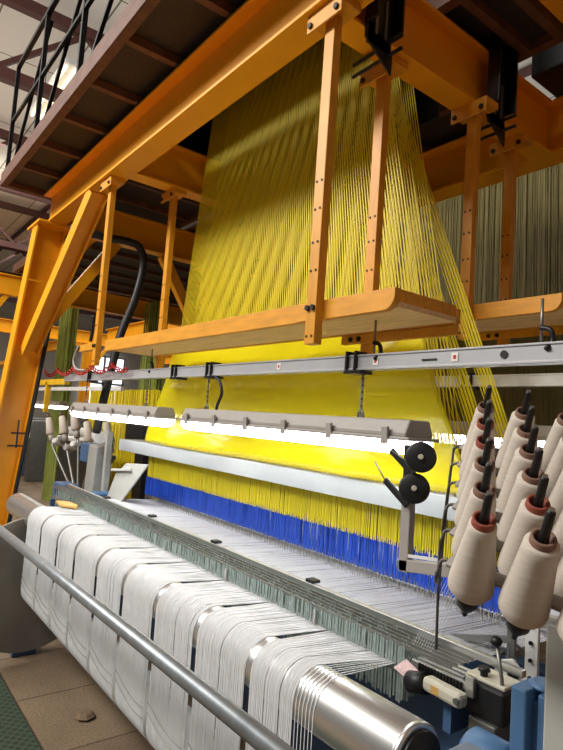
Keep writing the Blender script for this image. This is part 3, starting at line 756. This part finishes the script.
ff = thing('far_walkway', (-10.2,3.3,2.0), 'orange walkway of the next loom at far left', 'walkway')
MB().box(-13.0,-9.8,2.2,2.5,2.30,2.36).build('deck_panel', BOARD, ff)
for x in (-12.8,-10.0): MB().box(x-.04,x+.04,2.32,2.4,2.36,ZB).build('hanger_post', POSTM, ff)
def far_harness(x0, x1, y, z0, z1, m, lab, n=150, along='x', layers=3, r=.004, spread=.06):
    b = MB()
    for lay in range(layers):
        for i in range(n):
            u = (i+R(.1,.9))/n; x = x0+(x1-x0)*u; xm = (x0+x1)/2; xt = xm+(x-xm)*(.88 if lay % 2 else .95)
            strand(b, (x,y+lay*spread,z0),(xt,y+lay*spread+R(-.02,.02),z1), r)
    o = b.build('far_harness', m); tag(o, lab, 'harness', 'harness curtains of the other looms'); return o
far_harness(-8.2,-2.0,5.6,0.0,4.9,OLIVE,'large dim olive cord curtain of the loom behind, at right',420,layers=4,r=.0042)
far_harness(-10.6,-9.95,3.0,0.0,3.9,GREENM,'narrow olive cord curtain left of the hose',40,r=.007)
far_harness(-9.2,-8.5,4.0,0.0,3.5,GREENM,'olive cord curtain behind the walkway left end',50,r=.007)
far_harness(-12.6,-11.6,2.7,0.0,3.9,GREENM,'green cord curtain at the left edge behind the leg',50,r=.007)
far_harness(-9.6,-6.9,3.3,0.0,1.95,YELLOW,'bright yellow cord curtain far behind the left cone rack',120,r=.006)
hb = MB().box(-8.2,-2.0,6.05,6.1,0,5.0).build('dark_backdrop', mat('dark olive screen', (70,64,40), .8, vary=.2, scale=3)); tag(hb, 'added dark olive screen behind the dim cord curtain at right', 'backdrop')  # dark sheet added so the gaps between the far cords stay dark
for i, (x, y) in enumerate(((-9.2,2.55),(-8.2,3.9),(-12.2,3.0),(-10.8,1.6))):
    t = dup(l1, (x,y-YL,1.60), ('distant strip light by the orange leg','distant strip light behind the left cone rack','distant strip light further down the hall','distant strip light left of the orange leg')[i])
    for ch in t.children: pass
ft = MB().box(-13,-6.3,2.53,2.57,1.87,1.92).build('far_trunking', WHITEP); tag(ft, 'white bar carrying the distant lamps at left', 'rail')
fy = MB().bar((-9.8,2.2,1.95),(-7.2,2.2,1.95),.06,.07); fy.bar((-8.8,2.2,1.95),(-8.8,2.2,1.55),.06,.06); fy.bar((-8.0,2.2,1.95),(-8.0,2.2,1.55),.06,.06)
tag(fy.build('yellow_rack', mat('yellow machine paint', (226,178,30), .5)), 'yellow tubular rack far left above the cone rack', 'rack')
for i, (x, y, w_, h_, m_) in enumerate(((-11.5,4.5,1.6,1.5,GREYP),(-14,4.0,2.0,1.3,DBLUE),(-7.6,4.72,1.3,1.35,BLACK),(-12.5,7.5,2.2,1.6,GREYP),(-16,6.5,2.0,1.8,BLUE))):
    t = thing('far_loom', (x,y,0), ('grey loom body behind the left cone rack','dark blue loom body far down the hall','black loom body behind the black hood','grey loom body in the back row','blue loom body in the back row')[i], 'loom')
    MB().box(x-w_/2,x+w_/2,y-.5,y+.5,0,h_*.7).build('body', m_, t, .02)
    MB().box(x-w_/2-.1,x-w_/2+.1,y-.7,y+.7,0,h_).build('side_frame', STEEL, t, .02)
    MB().box(x+w_/2-.1,x+w_/2+.1,y-.7,y+.7,0,h_).build('side_frame', STEEL, t, .02)
    MB().cyl((x-w_/2,y-.6,h_*.75),(x+w_/2,y-.6,h_*.75),.12,20).build('cloth_roll', WHITEP, t)

# ------------------------------------------------------------------ ceiling lamps
def ceil_lamp(x, y, lab):
    t = thing('ceiling_light', (x,y,CZ-.55), lab, 'lamp', 'tube lights under the roof')
    MB().box(x-.9,x+.9,y-.1,y+.1,CZ-.50,CZ-.44).build('tray', WHITEP, t, .01)
    for s in (-1,1):
        MB().cyl((x-.85,y+s*.06,CZ-.53),(x+.85,y+s*.06,CZ-.53),.02,12).build('tube', TUBELIT, t)
    for s in (-.5,.5): MB().cyl((x+s,y,CZ-.44),(x+s,y,CZ),.008,6).build('hanger', STEEL, t)
    return t
ceil_lamp(-8.4,1.95,'twin tube light under the roof behind the deck railing')
ceil_lamp(-13.6,2.0,'twin tube light under the roof further down the hall')
ceil_lamp(-4.0,7.5,'twin tube light under the roof at upper right')

# ------------------------------------------------------------------ lights
def area(loc, sx, sy, e, rot=(0,0,0), c=(1,.97,.92)):
    l = bpy.data.lights.new('hall_and_fill_light','AREA'); l.shape = 'RECTANGLE'; l.size = sx; l.size_y = sy; l.energy = e; l.color = c
    o = bpy.data.objects.new('hall_and_fill_light', l); COL.objects.link(o); o.location = loc; o.rotation_euler = rot
D2 = math.radians
area((-6.0,-3.5,CZ-.5),6,1.2,600,(D2(42),0,D2(-10)))
area((-2.0,-3.0,CZ-.4),4,1.0,170,(D2(35),0,0))
area((-13,2.0,CZ-.4),6,1.0,170)
area((-11,10.0,CZ-.4),8,1.5,230)
area((-16,5.0,CZ-.4),8,3,330)
area((-8,1.5,4.9),10,6,85,(D2(180),0,0))  # added upward fill that brightens the ceiling, not a hall fitting
area((-4,7.5,4.9),6,4,45,(D2(180),0,0))  # second added uplight, for the ceiling further back
wd = bpy.data.worlds.new('hall'); sc.world = wd; wd.use_nodes = True
bg = wd.node_tree.nodes['Background']; bg.inputs[0].default_value = (1.0,.97,.93,1); bg.inputs[1].default_value = .12

# ------------------------------------------------------------------ camera
cam = bpy.data.cameras.new('camera'); co = bpy.data.objects.new('camera', cam); COL.objects.link(co)
cam.sensor_fit = 'VERTICAL'; cam.sensor_height = 36; cam.sensor_width = 36; cam.lens = 572/750*36; cam.clip_start = .05; cam.clip_end = 100
Rm = ((.61088253,-.02075479,-.79144916),(.78856697,.10509531,.6059019),(.07060223,-.99424555,.08056743))
M = Matrix([[r[0],-r[1],-r[2],0] for r in Rm] + [[0,0,0,1]]); M[2][3] = H
co.matrix_world = M
sc.camera = co
sc.view_settings.view_transform = 'Standard'; sc.view_settings.look = 'None'; sc.view_settings.gamma = 1
sc.view_settings.use_curve_mapping = False; sc.view_settings.exposure = .12
